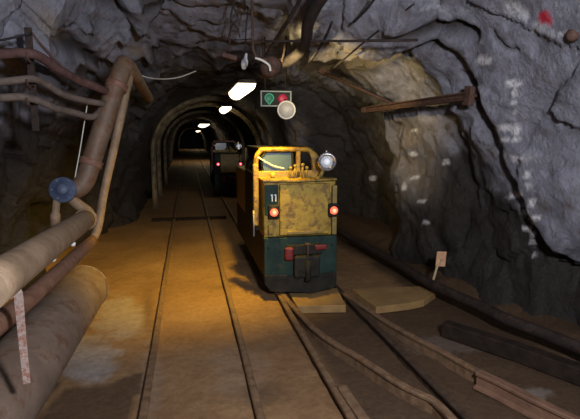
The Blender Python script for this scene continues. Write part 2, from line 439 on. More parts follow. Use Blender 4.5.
# other cracks and ledges: (line, half width px, depth m)
for line, hw, dp in (
    ([(28, 40), (38, 18), (52, 7), (80, 6), (105, 11), (124, 16)], 5.5, 0.20),
    ([(408, 20), (430, 25), (455, 28), (472, 36)], 6.0, 0.16),
    ([(415, 38), (435, 45), (455, 55), (462, 62)], 4.5, 0.13),
    ([(380, 48), (400, 52), (410, 56)], 3.0, 0.08),
    ([(495, 30), (510, 44), (522, 47)], 1.8, 0.04),
    ([(143, 8), (160, 5), (172, 8)], 4.0, 0.06),
    ([(136, 32), (150, 26), (158, 22)], 4.0, 0.05),
    ([(60, 40), (78, 45), (96, 58)], 6.0, 0.14), ([(55, 75), (75, 62), (100, 75)], 7.0, 0.16),
    ([(150, 48), (168, 46), (200, 50)], 3.0, 0.06),
    ([(392, 130), (394, 150), (390, 168)], 4.0, 0.12),
    ([(440, 120), (452, 160), (455, 200), (448, 235)], 5.0, 0.05),
    ([(225, 55), (240, 52), (255, 50)], 3.5, 0.06)):
    d, _ = seg_dist(line)
    disp += np.where(okp, dp * np.exp(-(d / hw) ** 2), 0)
    grime_shade = np.maximum(grime_shade, np.where(okp, 0.95 * np.exp(-(d / (hw * 1.2)) ** 2), 0))  # cracks and overhangs also darkened, painting in their shade
V = pts.copy()
V[:, 0] += nx.reshape(-1) * disp; V[:, 2] += nz.reshape(-1) * disp
def project(Q):
    c = (Q - np.array(O)) @ Rn
    dz = np.where(-c[:, 2] > 0.2, -c[:, 2], np.nan)
    return np.where(okp, 290 + F * c[:, 0] / dz, -9999), np.where(okp, 209.5 - F * c[:, 1] / dz, -9999)
PX, PY = project(V)
for (x, y, rx, ry, a) in ((88, 96, 40, 26, 0.8), (34, 85, 9, 60, 0.6), (20, 160, 70, 40, 0.9), (448, 215, 30, 40, 0.8), (490, 240, 40, 40, 0.0)):  # painted dark zones, standing in for shade behind hoses and hanger
    grime_shade = np.maximum(grime_shade, np.where(okp & ~proud, a * np.exp(-(((PX - x) / rx) ** 2 + ((PY - y) / ry) ** 2) ** 2), 0))
# yellow wash: iron stains, and painted lamp light on the right wall
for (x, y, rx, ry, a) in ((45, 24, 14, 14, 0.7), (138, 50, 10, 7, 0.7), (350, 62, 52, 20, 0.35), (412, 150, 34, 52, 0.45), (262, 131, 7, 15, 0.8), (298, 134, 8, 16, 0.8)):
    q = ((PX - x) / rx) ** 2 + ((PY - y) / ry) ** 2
    ochre_glow = np.maximum(ochre_glow, a * np.exp(-q * 0.9) * np.clip(0.75 + wob, 0, 1))
# painted dark eased off the patches that are to look lamp-lit
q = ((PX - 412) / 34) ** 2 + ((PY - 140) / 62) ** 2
grime_shade = np.where(rightw & okp, grime_shade * (1 - 0.8 * np.exp(-q * q)), grime_shade)
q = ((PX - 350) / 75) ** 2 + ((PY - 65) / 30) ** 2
grime_shade = np.where(okp, grime_shade * (1 - 0.85 * np.exp(-q * q)), grime_shade)
for bx in (262, 298): grime_shade = np.where(okp, grime_shade * (1 - 0.9 * np.exp(-((PX - bx) / 8) ** 2 - ((PY - 133) / 18) ** 2)), grime_shade)
# white paint: a broken line of dots down the right wall, with a few dashes, and specks
for (x, y, rx, ry) in ((513, 84, 8, 3), (515, 92, 3, 4), (514, 103, 2.5, 3), (515, 112, 2.5, 3), (507, 128, 10, 3.2), (516, 130, 4, 6), (516, 139, 4, 3), (505, 140, 4, 2),
                       (516, 158, 6, 3), (527, 175, 3.5, 3.5), (529, 185, 3.5, 3.5), (517, 194, 7, 2.2), (532, 203, 3.8, 3.8), (525, 212, 4, 3.5), (535, 218, 5, 3.4), (527, 228, 5, 2.2), (533, 235, 3, 3), (533, 244, 3, 3), (534, 256, 2, 2.4),
                       (484, 60, 7, 4.2), (541, 27, 8, 5), (556, 34, 10, 3), (513, 8, 8, 7), (524, 14, 6, 6),
                       (415, 131, 4, 1.6), (413, 154, 4, 1.8), (416, 177, 4, 1.6), (404, 187, 2.6, 3.4), (421, 202, 4, 1.8), (426, 223, 4, 1.8), (446, 162, 4, 1.6), (373, 178, 3.5, 2.6)):
    q = ((PX - x) / rx) ** 2 + ((PY - y) / ry) ** 2
    paint = np.maximum(paint, (0.45 if y < 40 else 1.0) * sm(1.7, 0.6, q + wob * 0.35))
q = np.minimum(((PX - 544) / 5) ** 2 + ((PY - 17) / 6) ** 2, ((PX - 548) / 5) ** 2 + ((PY - 21) / 3.4) ** 2)
redp = sm(1.5, 0.6, q + wob * 0.6)
V = V.reshape(len(ys), NV, 3)
def band(name, k0, k1):
    k1 = min(k1, NV - 1)
    sub = V[:, k0:k1 + 1].reshape(-1, 3); nn = k1 - k0 + 1; nr = len(ys)
    i = np.arange(nr - 1)[:, None] * nn; j = np.arange(nn - 1)[None, :]
    a = (i + j).reshape(-1)
    f = np.stack([a, a + 1, a + nn + 1, a + nn], -1)
    me = bpy.data.meshes.new(name); me.from_pydata(sub.tolist(), [], f.tolist())
    me.polygons.foreach_set('use_smooth', np.ones(len(f), bool))
    for nm, ch in (('marks', (paint, ochre_glow, grime_shade)), ('redpaint', (redp, redp * 0, redp * 0))):
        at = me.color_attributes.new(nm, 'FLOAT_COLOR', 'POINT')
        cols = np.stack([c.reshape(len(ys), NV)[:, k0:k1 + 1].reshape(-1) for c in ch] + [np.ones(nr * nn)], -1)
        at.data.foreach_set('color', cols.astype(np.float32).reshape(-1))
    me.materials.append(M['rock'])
    o = bpy.data.objects.new(name, me); COL.objects.link(o); o['kind'] = 'structure'
    return o
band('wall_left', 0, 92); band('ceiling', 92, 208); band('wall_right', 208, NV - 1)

# end walls of rough rock closing the drift
for nm, yy in (('wall_back', 83.0), ('wall_front', -2.3)):
    bm = bmesh.new()
    nxn, nzn = 30, 20
    g = [[bm.verts.new((-3.2 + 7.2 * i / nxn, yy + 0.15 * noise.fractal(Vector((i * 0.5, yy, j * 0.5)), 0.9, 2, 4), -0.4 + 4.2 * j / nzn)) for j in range(nzn + 1)] for i in range(nxn + 1)]
    for i in range(nxn):
        for j in range(nzn):
            f = bm.faces.new((g[i][j], g[i + 1][j], g[i + 1][j + 1], g[i][j + 1])); f.smooth = True
    tag(obj(nm, bm, M['rock']), kind='structure')

# ------------------------------------------------------------------ floor
TRACK_L = (-0.295, 0.365)
LOCO_X = 1.185
TRACK_R = (LOCO_X - 0.33, LOCO_X + 0.33)
gx = np.concatenate([np.arange(-2.7, -1.2, 0.08), np.arange(-1.2, 3.0, 0.035), np.arange(3.0, 3.9, 0.1)])
gy = list(np.arange(-2.4, 1.6, 0.12)) + list(np.arange(1.6, 7.0, 0.035)); y_ = 7.0
while y_ < 85: gy.append(y_); y_ *= 1.015
gy = np.array(gy)
fx, fy = np.meshgrid(gx, gy, indexing='ij'); fp = np.stack([fx, fy, fx * 0], -1).reshape(-1, 3)
fn = np.array([noise.fractal(Vector(p) * 1.6, 0.9, 2.1, 5) for p in fp]); fn2 = np.array([noise.fractal(Vector(p) * 7 + Vector((3, 3, 0)), 0.7, 2.1, 4) for p in fp])
x_, yv = fp[:, 0], fp[:, 1]
z = 0.012 * fn + 0.006 * fn2
side_r = sm(0.78, 1.02, x_)                               # right of the second track's first rail the ground is lower and wet
drop = side_r * sm(4.75, 4.4, yv)
z -= 0.035 * drop + 0.012
z += 0.12 * sm(2.72, 3.0, x_ + 0.1 * fn) + 0.2 * sm(-1.35, -1.9, x_ + 0.15 * fn)      # rubble toe of the walls
for rx in TRACK_L: z -= 0.010 * np.exp(-((x_ - rx) / 0.06) ** 2)
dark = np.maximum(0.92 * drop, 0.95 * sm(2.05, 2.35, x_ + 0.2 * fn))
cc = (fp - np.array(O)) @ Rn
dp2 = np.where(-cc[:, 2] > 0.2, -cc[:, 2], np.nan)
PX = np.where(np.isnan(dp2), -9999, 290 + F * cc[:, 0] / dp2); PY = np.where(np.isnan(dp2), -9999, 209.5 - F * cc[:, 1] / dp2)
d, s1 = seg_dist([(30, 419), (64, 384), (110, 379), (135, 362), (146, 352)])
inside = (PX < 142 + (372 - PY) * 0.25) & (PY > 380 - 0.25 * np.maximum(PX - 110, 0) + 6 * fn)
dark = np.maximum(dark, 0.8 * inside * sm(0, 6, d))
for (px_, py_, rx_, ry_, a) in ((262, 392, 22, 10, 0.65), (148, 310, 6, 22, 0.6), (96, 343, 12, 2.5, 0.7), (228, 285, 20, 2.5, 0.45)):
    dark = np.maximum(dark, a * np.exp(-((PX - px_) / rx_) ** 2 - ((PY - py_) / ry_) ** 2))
light = 0.0 * x_  # pale patches; those at far left paint flash light on wet ground
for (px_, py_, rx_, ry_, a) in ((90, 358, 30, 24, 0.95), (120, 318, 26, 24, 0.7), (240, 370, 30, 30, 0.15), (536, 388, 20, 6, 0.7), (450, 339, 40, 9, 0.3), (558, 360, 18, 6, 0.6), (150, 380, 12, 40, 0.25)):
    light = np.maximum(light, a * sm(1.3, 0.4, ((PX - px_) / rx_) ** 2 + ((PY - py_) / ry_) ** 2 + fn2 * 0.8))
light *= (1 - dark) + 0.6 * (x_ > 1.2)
fp[:, 2] = z
me = bpy.data.meshes.new('floor'); nn = len(gy)
a = (np.arange(len(gx) - 1)[:, None] * nn + np.arange(nn - 1)[None, :]).reshape(-1)
fcs = np.stack([a, a + nn, a + nn + 1, a + 1], -1)
me.from_pydata(fp.tolist(), [], fcs.tolist()); me.polygons.foreach_set('use_smooth', np.ones(len(fcs), bool))
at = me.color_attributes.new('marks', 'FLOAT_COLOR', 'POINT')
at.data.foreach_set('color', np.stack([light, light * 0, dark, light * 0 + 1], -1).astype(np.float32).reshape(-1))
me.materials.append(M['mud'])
fl = bpy.data.objects.new('floor', me); COL.objects.link(fl); fl['kind'] = 'structure'

# ------------------------------------------------------------------ rails
def rail_prof(h=0.085, w=1.0):
    a = 0.024 * w; b = 0.010 * w; c = 0.040 * w
    return [(-c, 0), (c, 0), (c, 0.010), (b, 0.020), (b, h - 0.030), (a, h - 0.022), (a, h - 0.006), (a * 0.7, h), (-a * 0.7, h), (-a, h - 0.006), (-a, h - 0.022), (-b, h - 0.030), (-b, 0.020), (-c, 0.010)]
def rail(name, path, top, mat, label, cat='rail', group=None, h=0.135, w=1.0):
    bm = bmesh.new()
    add_sweep(bm, [Vector((p[0], p[1], top - h)) for p in path], rail_prof(h, w))
    return tag(obj(name, bm, mat), label, cat, group)
def straight(x, y0, y1, n=30, wv=0.008):
    out = []
    for i in range(n + 1):
        y = y0 + (y1 - y0) * (i / n) ** 1.6
        out.append((x + wv * noise.noise(Vector((y * 0.6, x * 3, 0))), y))
    return out
rail('rail', straight(TRACK_L[0], 0.6, 80), 0.024, M['rail'], 'half-buried left rail of the sandy left-hand track')
rail('rail', straight(TRACK_L[1], 0.6, 80), 0.027, M['rail'], 'half-buried right rail of the sandy left-hand track')
rail('rail', straight(TRACK_R[0], 0.8, 80), 0.046, M['rail'], 'straight left rail passing under the yellow locomotive beside the sandy strip')
rail('rail', straight(TRACK_R[1], 0.8, 80), 0.030, M['darkrail'], 'dark straight right rail running out from under the yellow locomotive')
def gpath(px, z): return smooth_path([G(x, y, z) for x, y in px], 8)
rail('rail', gpath([(279, 287), (283, 294), (290, 302), (301, 314), (315, 328), (333, 341), (356, 354), (378, 368), (400, 382), (418, 391), (431, 397), (441, 405), (455, 420), (470, 440)], 0.055), 0.055, M['rail'],
     'brighter curved switch rail bending right from in front of the locomotive', w=1.05)
rail('rail', gpath([(345, 293), (362, 304), (384, 319), (416, 337), (440, 349), (473, 367), (501, 380), (529, 394), (569, 414), (600, 430)], 0.050), 0.050, M['rail'],
     'outer curved switch rail bending right toward the wall')
rail('check_rail', gpath([(478, 371), (500, 381), (530, 396), (560, 410), (585, 421)], 0.072), 0.072, M['redrail'],
     'short reddish check rail lying along the outer curved rail', h=0.11, w=1.15)
rail('check_rail', gpath([(342, 385), (352, 400), (366, 420), (378, 438)], 0.066), 0.066, M['rail'],
     'short stub of rail ending between the two left rails of the switch', w=1.3)
# timber lying by the right wall
bm = bmesh.new()
add_sweep(bm, [G(445, 331, 0.0), G(515, 354, 0.0), G(583, 379, 0.0), G(610, 389, 0.0)], [(-0.055, -0.03), (0.055, -0.03), (0.055, 0.075), (0.045, 0.085), (-0.045, 0.085), (-0.055, 0.075)])
tag(obj('timber_beam', bm, M['beam']), 'long black wet timber beam lying between the outer rail and the wall', 'beam')
# crossing boards
def quad_slab(name, px, z, t, mat, label, cat):
    bm = bmesh.new()
    top = [G(x, y, z) for x, y in px]
    a = [bm.verts.new(p) for p in top]; b = [bm.verts.new(p - Vector((0, 0, t))) for p in top]
    bm.faces.new(a); bm.faces.new(list(reversed(b)))
    m = len(px)
    for k in range(m): bm.faces.new((a[k], b[k], b[(k + 1) % m], a[(k + 1) % m]))
    bmesh.ops.recalc_face_normals(bm, faces=bm.faces)
    bmesh.ops.bevel(bm, geom=list(bm.edges), offset=0.004, segments=1, affect='EDGES')
    return tag(obj(name, bm, mat), label, cat)
quad_slab('crossing_board', [(297, 306), (346, 305), (337, 288), (286, 288)], 0.030, 0.075, M['board'], 'sandy timber board lying between the rails at the nose of the locomotive', 'board')
quad_slab('crossing_board', [(376, 307), (410, 303), (424, 300), (436, 292), (420, 286), (352, 289)], 0.026, 0.07, M['board'], 'sandy timber board lying to the right of the locomotive by the wall pipe', 'board')
for k, (yy, xa, xb) in enumerate(((9.55, -0.72, 0.72),)):
    bm = bmesh.new(); add_box(bm, ((xa + xb) / 2, yy, 0.0), (xb - xa, 0.15, 0.06), None, 0.01)
    tag(obj('sleeper', bm, M['beam']), 'dark sleeper crossing the left-hand track beyond the lit sand', 'sleeper')

# ------------------------------------------------------------------ pipes on the left
bm = bmesh.new()
R_ = 0.215
pa, pb = Vector((-1.075, 0.7, 0.20)), Vector((-0.985, 4.62, 0.205))
big = thing('large_pipe', (pb.x, 2.6, 0), 'fat dusty beige pipe lying on the floor at the left, open far end', 'pipe')
bm = bmesh.new()
path = [pa.lerp(pb, i / 24) for i in range(25)]
add_tube(bm, path, [R_ * (1 + 0.012 * noise.noise(Vector((i * 0.7, 0, 0)))) for i in range(25)], 40, cap=False)
inner = [pb.lerp(pa, i / 6 * 0.5) for i in range(7)]
add_tube(bm, inner, R_ - 0.014, 40, cap=True)
obj('pipe_shell', bm, M['bigpipe'], big)
bm = bmesh.new()
dv = (pb - pa).normalized()
add_lathe(bm, [(R_ - 0.016, -0.012), (R_ + 0.006, -0.012), (R_ + 0.008, -0.006), (R_ + 0.006, 0.006), (R_ - 0.016, 0.006), (R_ - 0.016, -0.012)], face_mat(pb, dv), 40)
obj('end_collar', bm, M['bigpipe'], big)

def coupling(bm, p, d, r, L=0.05, t=0.014):
    add_lathe(bm, [(r - 0.004, -L), (r + t, -L), (r + t, -L * 0.3), (r + t * 0.6, 0), (r + t, L * 0.3), (r + t, L), (r - 0.004, L)], face_mat(p, d), 24)
# middle pipe
mA, mB = P(-18, 292, 1.75), P(86, 219, 4.25)
mid = thing('water_pipe', mB, 'tan pipe sloping up along the left wall above the fat floor pipe', 'pipe')
bm = bmesh.new(); mm = [mA.lerp(mB, i / 12) for i in range(13)]
add_tube(bm, mm, 0.079, 24)
obj('pipe_run', bm, M['tanpipe'], mid)
bm = bmesh.new(); add_lathe(bm, [(0.05, 0.02), (0.088, 0.018), (0.092, 0.0), (0.092, -0.05), (0.078, -0.052)], face_mat(mB, mB - mA), 24)
add_lathe(bm, [(0, 0.022), (0.05, 0.02)], face_mat(mB, mB - mA), 24)
obj('end_flange', bm, M['tanpipe'], mid)
for q, nmx in ((P(53, 259, 3.0), 0), (P(73, 244, 3.5), 1)):
    bm = bmesh.new(); add_lathe(bm, [(0, 0.016), (0.013, 0.013), (0.019, 0.0), (0.019, -0.05), (0, -0.05)], face_mat(q, (0.5, -0.75, -0.2)), 12)
    tag(obj('bolt', bm, M['white'], mid), 'pale white bolt head')
# branch from the valve into the middle pipe
vc = P(63, 190, 4.22)
bm = bmesh.new(); add_tube(bm, smooth_path([P(67, 192, 4.25), P(76, 203, 4.28), P(88, 212, 4.27), P(90, 219, 4.25)], 5), 0.045, 18)
obj('branch_pipe', bm, M['tanpipe'], mid)
# riser: from the valve up to the roof and then down the drift
r0, r1, r2 = P(83, 189, 4.3), P(88, 182, 4.32), P(124, 66, 4.55)
rz = thing('riser_pipe', (r1.x, r1.y, r1.z), 'thick brown pipe leaning up from the blue valve to the roof', 'pipe')
bm = bmesh.new()
add_tube(bm, smooth_path([P(63, 191, 4.26), P(74, 190, 4.3), P(84, 182, 4.32), P(90, 166, 4.35), P(107, 113, 4.45), P(119, 77, 4.53), P(125.5, 63, 4.62)], 6), 0.082, 24)
obj('pipe_run', bm, M['riser'], rz)
bm = bmesh.new()
e0 = P(126, 66, 4.62); e1 = Vector((e0.x + 0.02, 5.3, e0.z - 0.02)); e2 = Vector((e0.x - 0.02, 7.6, e0.z - 0.06))
add_tube(bm, smooth_path([e0 - Vector((0, 0.02, 0.03)), e0 + Vector((0.01, 0.14, 0.02)), e1, e2], 6), 0.062, 22)
obj('roof_run', bm, M['tanpipe'], rz)
bm = bmesh.new()
dv = (P(119, 77, 4.53) - P(107, 113, 4.45)).normalized()
coupling(bm, P(116.5, 86, 4.51), dv, 0.082, 0.028); obj('coupling', bm, M['rustpipe'], rz)
bm = bmesh.new(); coupling(bm, P(91, 163, 4.36), dv, 0.082, 0.028); obj('coupling', bm, M['rustpipe'], rz)
# blue valve
vv = thing('valve', vc, 'blue round valve body on the elbow of the left pipes', 'valve')
dv = Vector((0.15, -0.95, 0.25))
bm = bmesh.new()
add_lathe(bm, [(0, 0.062), (0.040, 0.06), (0.048, 0.05), (0.05, 0.03), (0.100, 0.028), (0.106, 0.018), (0.106, -0.012), (0.098, -0.02), (0.08, -0.022), (0.082, -0.07), (0.06, -0.09), (0, -0.09)], face_mat(vc, dv), 24)
obj('valve_body', bm, M['blue'], vv)
mt = face_mat(vc, dv)
for k in range(6):
    bm = bmesh.new(); a = 2 * PI * k / 6; add_lathe(bm, [(0.011, 0.028), (0.011, 0.046), (0, 0.048)], mt @ Matrix.Translation((0.083 * math.cos(a), 0.083 * math.sin(a), 0)), 6, False); obj('flange_bolt', bm, M['blue'], vv)
bm = bmesh.new(); add_tube(bm, [P(57, 198, 4.2), P(55.5, 213, 4.2), P(55.3, 214, 4.2), P(55, 226, 4.2)], [0.03, 0.03, 0.04, 0.04], 12)
obj('drain_stub', bm, M['tanpipe'], vv)
# thin pipe below the middle one, turning up beside the riser
tp = thing('drain_pipe', P(96, 232, 4.3), 'thin rusty pipe under the tan pipe, turning up beside the leaning riser', 'pipe')
bm = bmesh.new()
lo = [P(-22, 338, 2.0), P(30, 298, 2.75), P(92, 241, 4.32)]
add_tube(bm, smooth_path(lo, 8), 0.049, 20); obj('pipe_run', bm, M['rustpipe'], tp)
bm = bmesh.new()
add_tube(bm, smooth_path([P(92, 241, 4.32), P(96, 233, 4.36), P(99, 222, 4.4), P(104, 192, 4.45), P(113, 152, 4.52), P(121, 116, 4.6), P(126, 92, 4.66), P(130, 76, 4.8)], 6), 0.036, 18)
obj('rising_run', bm, M['tanpipe'], tp)
# flat strap holding the pipes
bm = bmesh.new()
st = [P(-6, 301, 2.02), P(6, 296, 2.02), P(14, 291, 2.04), P(18, 294, 2.06), P(20, 312, 2.1), P(23, 345, 2.16), P(27, 383, 2.2)]
fr = frames(smooth_path(st, 4)); rings = []
view = Vector((0.25, -0.95, 0.1))
for i, (p, t, s, u) in enumerate(fr):
    sd_ = t.cross(view).normalized(); n_ = sd_.cross(t).normalized(); w_ = 0.020 - 0.006 * i / len(fr)
    rings.append([bm.verts.new(p + sd_ * a + n_ * b) for a, b in ((-w_, -0.004), (w_, -0.004), (w_, 0.004), (-w_, 0.004))])
for a, b in zip(rings, rings[1:]):
    for k in range(4): bm.faces.new((a[k], a[(k + 1) % 4], b[(k + 1) % 4], b[k]))
bm.faces.new(rings[0]); bm.faces.new(list(reversed(rings[-1])))
tag(obj('pipe_strap', bm, M['bracket']), 'flaking pinkish flat iron strap hooked over the left pipes', 'strap')

# hoses and their hanger
def tubething(name, pts, r, mat, label, cat, group=None, seg=12, k=6):
    bm = bmesh.new(); add_tube(bm, smooth_path(pts, k), r, seg)
    return tag(obj(name, bm, mat), label, cat, group)
tubething('hose', [P(-20, 55, 3.5), P(0, 54, 3.6), P(18, 53, 3.7), P(33, 54, 3.75), P(45, 60, 3.85), P(58, 69, 3.95), P(78, 80, 4.15), P(96, 87, 4.3), P(107, 92, 4.44)], 0.034, M['redhose'], 'thick reddish hose, topmost of three hung on the left wall', 'hose')
tubething('hose', [P(-20, 82, 3.5), P(0, 82, 3.6), P(18, 80, 3.7), P(33, 79, 3.75), P(46, 84, 3.87), P(62, 94, 4.0), P(82, 100, 4.2), P(104, 104, 4.4)], 0.026, M['hose'], 'thin grey-brown hose, middle of three hung on the left wall', 'hose')
tubething('hose', [P(-20, 98, 3.5), P(0, 98, 3.6), P(20, 97, 3.7), P(36, 100, 3.78), P(55, 108, 3.95), P(75, 113, 4.15), P(92, 117, 4.32), P(101, 110, 4.42)], 0.027, M['hose'], 'pale brown hose with hooked end, lowest of three hung on the left wall', 'hose')
bm = bmesh.new()
add_box(bm, (P(32, 80, 3.84)), (0.05, 0.012, 0.72), None, 0.003)
hang = obj('hose_hanger', bm, M['darkiron']); tag(hang, 'dark rusty flat bar hanging on the left wall that carries the three hoses', 'hanger')
for yy in (60, 86, 104):
    bm = bmesh.new(); c = P(32, yy, 3.80)
    add_tube(bm, [c + Vector((0, 0.03, 0)), c + Vector((0, -0.05, -0.02)), c + Vector((0, -0.10, 0.0)), c + Vector((0, -0.11, 0.035))], 0.008, 8)
    obj('hook', bm, M['rusty'], hang)
tubething('cable', [P(-10, 42, 3.7), P(12, 38, 3.75), P(32, 33, 3.8)], 0.008, M['cable'], 'thin dark cable running left from the top of the hose hanger', 'cable', k=4, seg=8)
tubething('cable', [P(32, 33, 3.82), P(42, 46, 3.88), P(58, 64, 4.0), P(74, 78, 4.15)], 0.009, M['redhose'], 'thin dark cable sagging from the hanger top down onto the red hose', 'cable', k=4, seg=8)
tubething('wire', [P(88, 100, 4.38), P(84, 125, 4.36), P(80, 150, 4.34), P(76, 172, 4.3), P(74, 184, 4.28)], 0.0045, M['white_wire'], 'thin pale wire hanging down beside the leaning riser', 'wire', seg=6)
tubething('wire', [P(140, 75, 5.6), P(150, 78, 5.7), P(165, 79, 5.9), P(180, 77, 6.0), P(196, 71, 6.1)], 0.006, M['white_wire'], 'pale wire sagging under the roof right of the riser top', 'wire', seg=6)

# ------------------------------------------------------------------ right wall furniture
tubething('wall_pipe', [G(338, 231, 0.16), G(360, 243, 0.16), G(398, 264, 0.15), G(429, 283, 0.14), G(480, 306, 0.14), G(506, 319, 0.14), G(545, 334, 0.13), G(579, 348, 0.13), G(610, 361, 0.13)], 0.048, M['darkiron'],
          'long dark pipe running along the foot of the right wall', 'pipe', seg=16)
# bar bolted across the right wall
b0, b1 = W(366, 110, 2.15), W(469, 96, 2.36)
bar = thing('anchor_bar', b0, 'rusty steel bar fixed across the upper right wall below the slanting rod', 'bar')
bm = bmesh.new()
add_sweep(bm, [b0.lerp(b1, i / 6) for i in range(7)], [(-0.03, -0.035), (0.03, -0.035), (0.03, -0.022), (0.008, -0.015), (0.008, 0.015), (0.03, 0.022), (0.03, 0.035), (-0.03, 0.035), (-0.03, 0.022), (-0.008, 0.015), (-0.008, -0.015), (-0.03, -0.022)])
obj('bar_section', bm, M['rusty'], bar)
bm = bmesh.new()
q = b1
add_box(bm, q, (0.05, 0.10, 0.16), Matrix.Rotation(0.15, 3, 'X'), 0.008); add_tube(bm, [q, q + Vector((0.1, 0.02, 0.01))], 0.02, 10)
obj('wall_plate', bm, M['rusty'], bar)
bm = bmesh.new(); add_box(bm, b0, (0.10, 0.08, 0.07), Matrix.Rotation(0.2, 3, 'Z'), 0.01)
obj('end_clamp', bm, M['rusty'], bar)
# slanting rod
s0, s1 = W(322, 72, 1.75), W(393, 104, 2.38)
rod = thing('roof_rod', s0, 'dark slanting rod from the lit roof plate down to the rusty bar', 'rod')
bm = bmesh.new(); add_tube(bm, [s0, s1], 0.021, 12); obj('rod_shaft', bm, M['rusty'], rod)
bm = bmesh.new(); add_box(bm, s0, (0.11, 0.07, 0.06), Matrix.Rotation(0.5, 3, 'Y'), 0.01); add_lathe(bm, [(0.035, -0.03), (0.035, 0.03), (0, 0.03)], face_mat(s0 + Vector((0.02, -0.03, 0)), (0, -1, 0)), 6, False)
obj('rod_plate', bm, M['rusty'], rod)
# orange tag on a stick at the wall foot
t0 = G(432, 282, 0.16); t1 = P(441, 259, t0.y + 0.04)
mk = thing('marker_tag', t0, 'small faded orange plate on a stick by the right wall pipe', 'marker')
bm = bmesh.new(); add_box(bm, t1, (0.105, 0.014, 0.155), Matrix.Rotation(0.06, 3, 'Y'), 0.02); obj('plate', bm, M['tag'], mk)
bm = bmesh.new(); add_tube(bm, [t0 - Vector((0, 0, 0.03)), P(437, 267, t0.y + 0.03), t1], 0.013, 8); obj('stick', bm, M['stick'], mk)
# small rusted bolt hanging at the upper right
h0 = W(571, 8, 2.35); h1 = W(574, 22, 2.35); h2 = W(573, 35, 2.33)
bo = thing('rock_bolt', h2, 'short rusty rock bolt with round end on the upper right wall', 'bolt')
bm = bmesh.new(); add_tube(bm, [h0 + Vector((0.3, 0, 0.05)), h0, h1, h2], 0.014, 8); obj('shank', bm, M['rusty'], bo)
bm = bmesh.new(); add_lathe(bm, [(0, 0.04), (0.03, 0.03), (0.042, 0.0), (0.03, -0.03), (0, -0.035)], face_mat(h2, (-0.6, -0.8, 0)), 14); obj('round_end', bm, M['rusty'], bo)

# ------------------------------------------------------------------ roof furniture
tubething('steel_rod', [P(264, 41.5, 4.4), P(300, 41, 4.25), P(350, 41, 3.95), P(418, 40, 3.6)], 0.011, M['darkiron'], 'thin straight steel rod across the roof above the amber lamp', 'rod', k=2, seg=8)
tubething('steel_rod', [P(306, -12, 3.6), P(291, 16, 3.95), P(278, 36, 4.3), P(263, 60, 4.75)], 0.016, M['darkiron'], 'thin dark rod slanting down the roof to the amber lamp hood', 'rod', k=3, seg=8)
tubething('air_duct', [P(330, -14, 3.5), P(316, 6, 3.75), P(308, 24, 4.0), P(306, 40, 4.25), P(300, 52, 4.5), P(288, 61, 4.75), P(272, 64, 5.0)], 0.05, M['cable'], 'thick black hose curving down from the roof to behind the lamp', 'hose', seg=14)
tubething('cable', [P(332, 22, 3.9), P(326, 36, 4.1), P(318, 50, 4.4), P(309, 62, 4.7)], 0.011, M['cable'], 'thin black cable drooping right of the thick black hose', 'cable', seg=8)
tubething('cable', [P(378, -6, 3.6), P(366, 10, 3.8), P(354, 22, 4.0)], 0.010, M['cable'], 'short black cable end hanging from the roof at upper right', 'cable', seg=8)
tubething('cable', [P(414, 4, 3.7), P(390, 22, 3.95), P(362, 44, 4.3), P(334, 68, 4.7)], 0.008, M['cable'], 'thin taut cable slanting across the upper right roof to the rod plate', 'cable', seg=8)
tubething('cable', [P(263, 38, 4.6), P(263, 50, 4.65), P(264, 60, 4.7)], 0.014, M['darkiron'], 'short vertical dark drop cable above the amber lamp hood', 'cable', seg=8)
tubething('cable', [P(285, 41, 4.55), P(284, 52, 4.6), P(281, 64, 4.7)], 0.010, M['darkiron'], 'short drop cable from the steel rod right of the lamp hood', 'cable', seg=8)
for i, (pp, lb) in enumerate((([(232, -4), (234, 8), (238, 18), (232, 26), (228, 38)], 'wire dangling from the roof in a loose zigzag, left strand'),
                     ([(236, -4), (232, 10), (231, 20), (237, 28), (240, 38)], 'wire dangling from the roof in a loose zigzag, right strand'),
                     ([(222, 39), (236, 40), (252, 39)], 'short flat wire stretched level under the dangling roof wires'))):
    tubething('wire', [P(x, y, 4.7 + 0.04 * k) for k, (x, y) in enumerate(pp)], 0.006, M['cable'], lb, 'wire', seg=6)
f0 = P(245, 61, 5.0)
bm = bmesh.new()
add_lathe(bm, [(0, -0.085), (0.020, -0.08), (0.036, -0.04), (0.034, 0.0), (0.018, 0.03), (0.012, 0.075), (0, 0.08)], Matrix.Translation(f0) @ Matrix.Rotation(0.2, 4, 'Y'), 14)
tag(obj('cable_fitting', bm, M['sealing']), 'small pale blue hanging fitting under the roof above the nearest lamp', 'fitting')
tubething('cable', [f0 + Vector((0, 0, 0.07)), f0 + Vector((0.01, 0, 0.25)), f0 + Vector((0.04, 0.02, 0.55)), f0 + Vector((0.05, 0.02, 0.9))], 0.007, M['cable'], 'cord from the roof holding the pale blue hanging fitting', 'cable', seg=6)
bm = bmesh.new(); add_box(bm, P(229, 57, 5.1), (0.16, 0.12, 0.05), Matrix.Rotation(0.25, 3, 'Y'), 0.012); add_tube(bm, [P(229, 57, 5.1), P(231, 20, 5.15)], 0.006, 6)
tag(obj('junction_box', bm, M['redhose']), 'small dark red junction box under the roof left of the pale fitting', 'box')

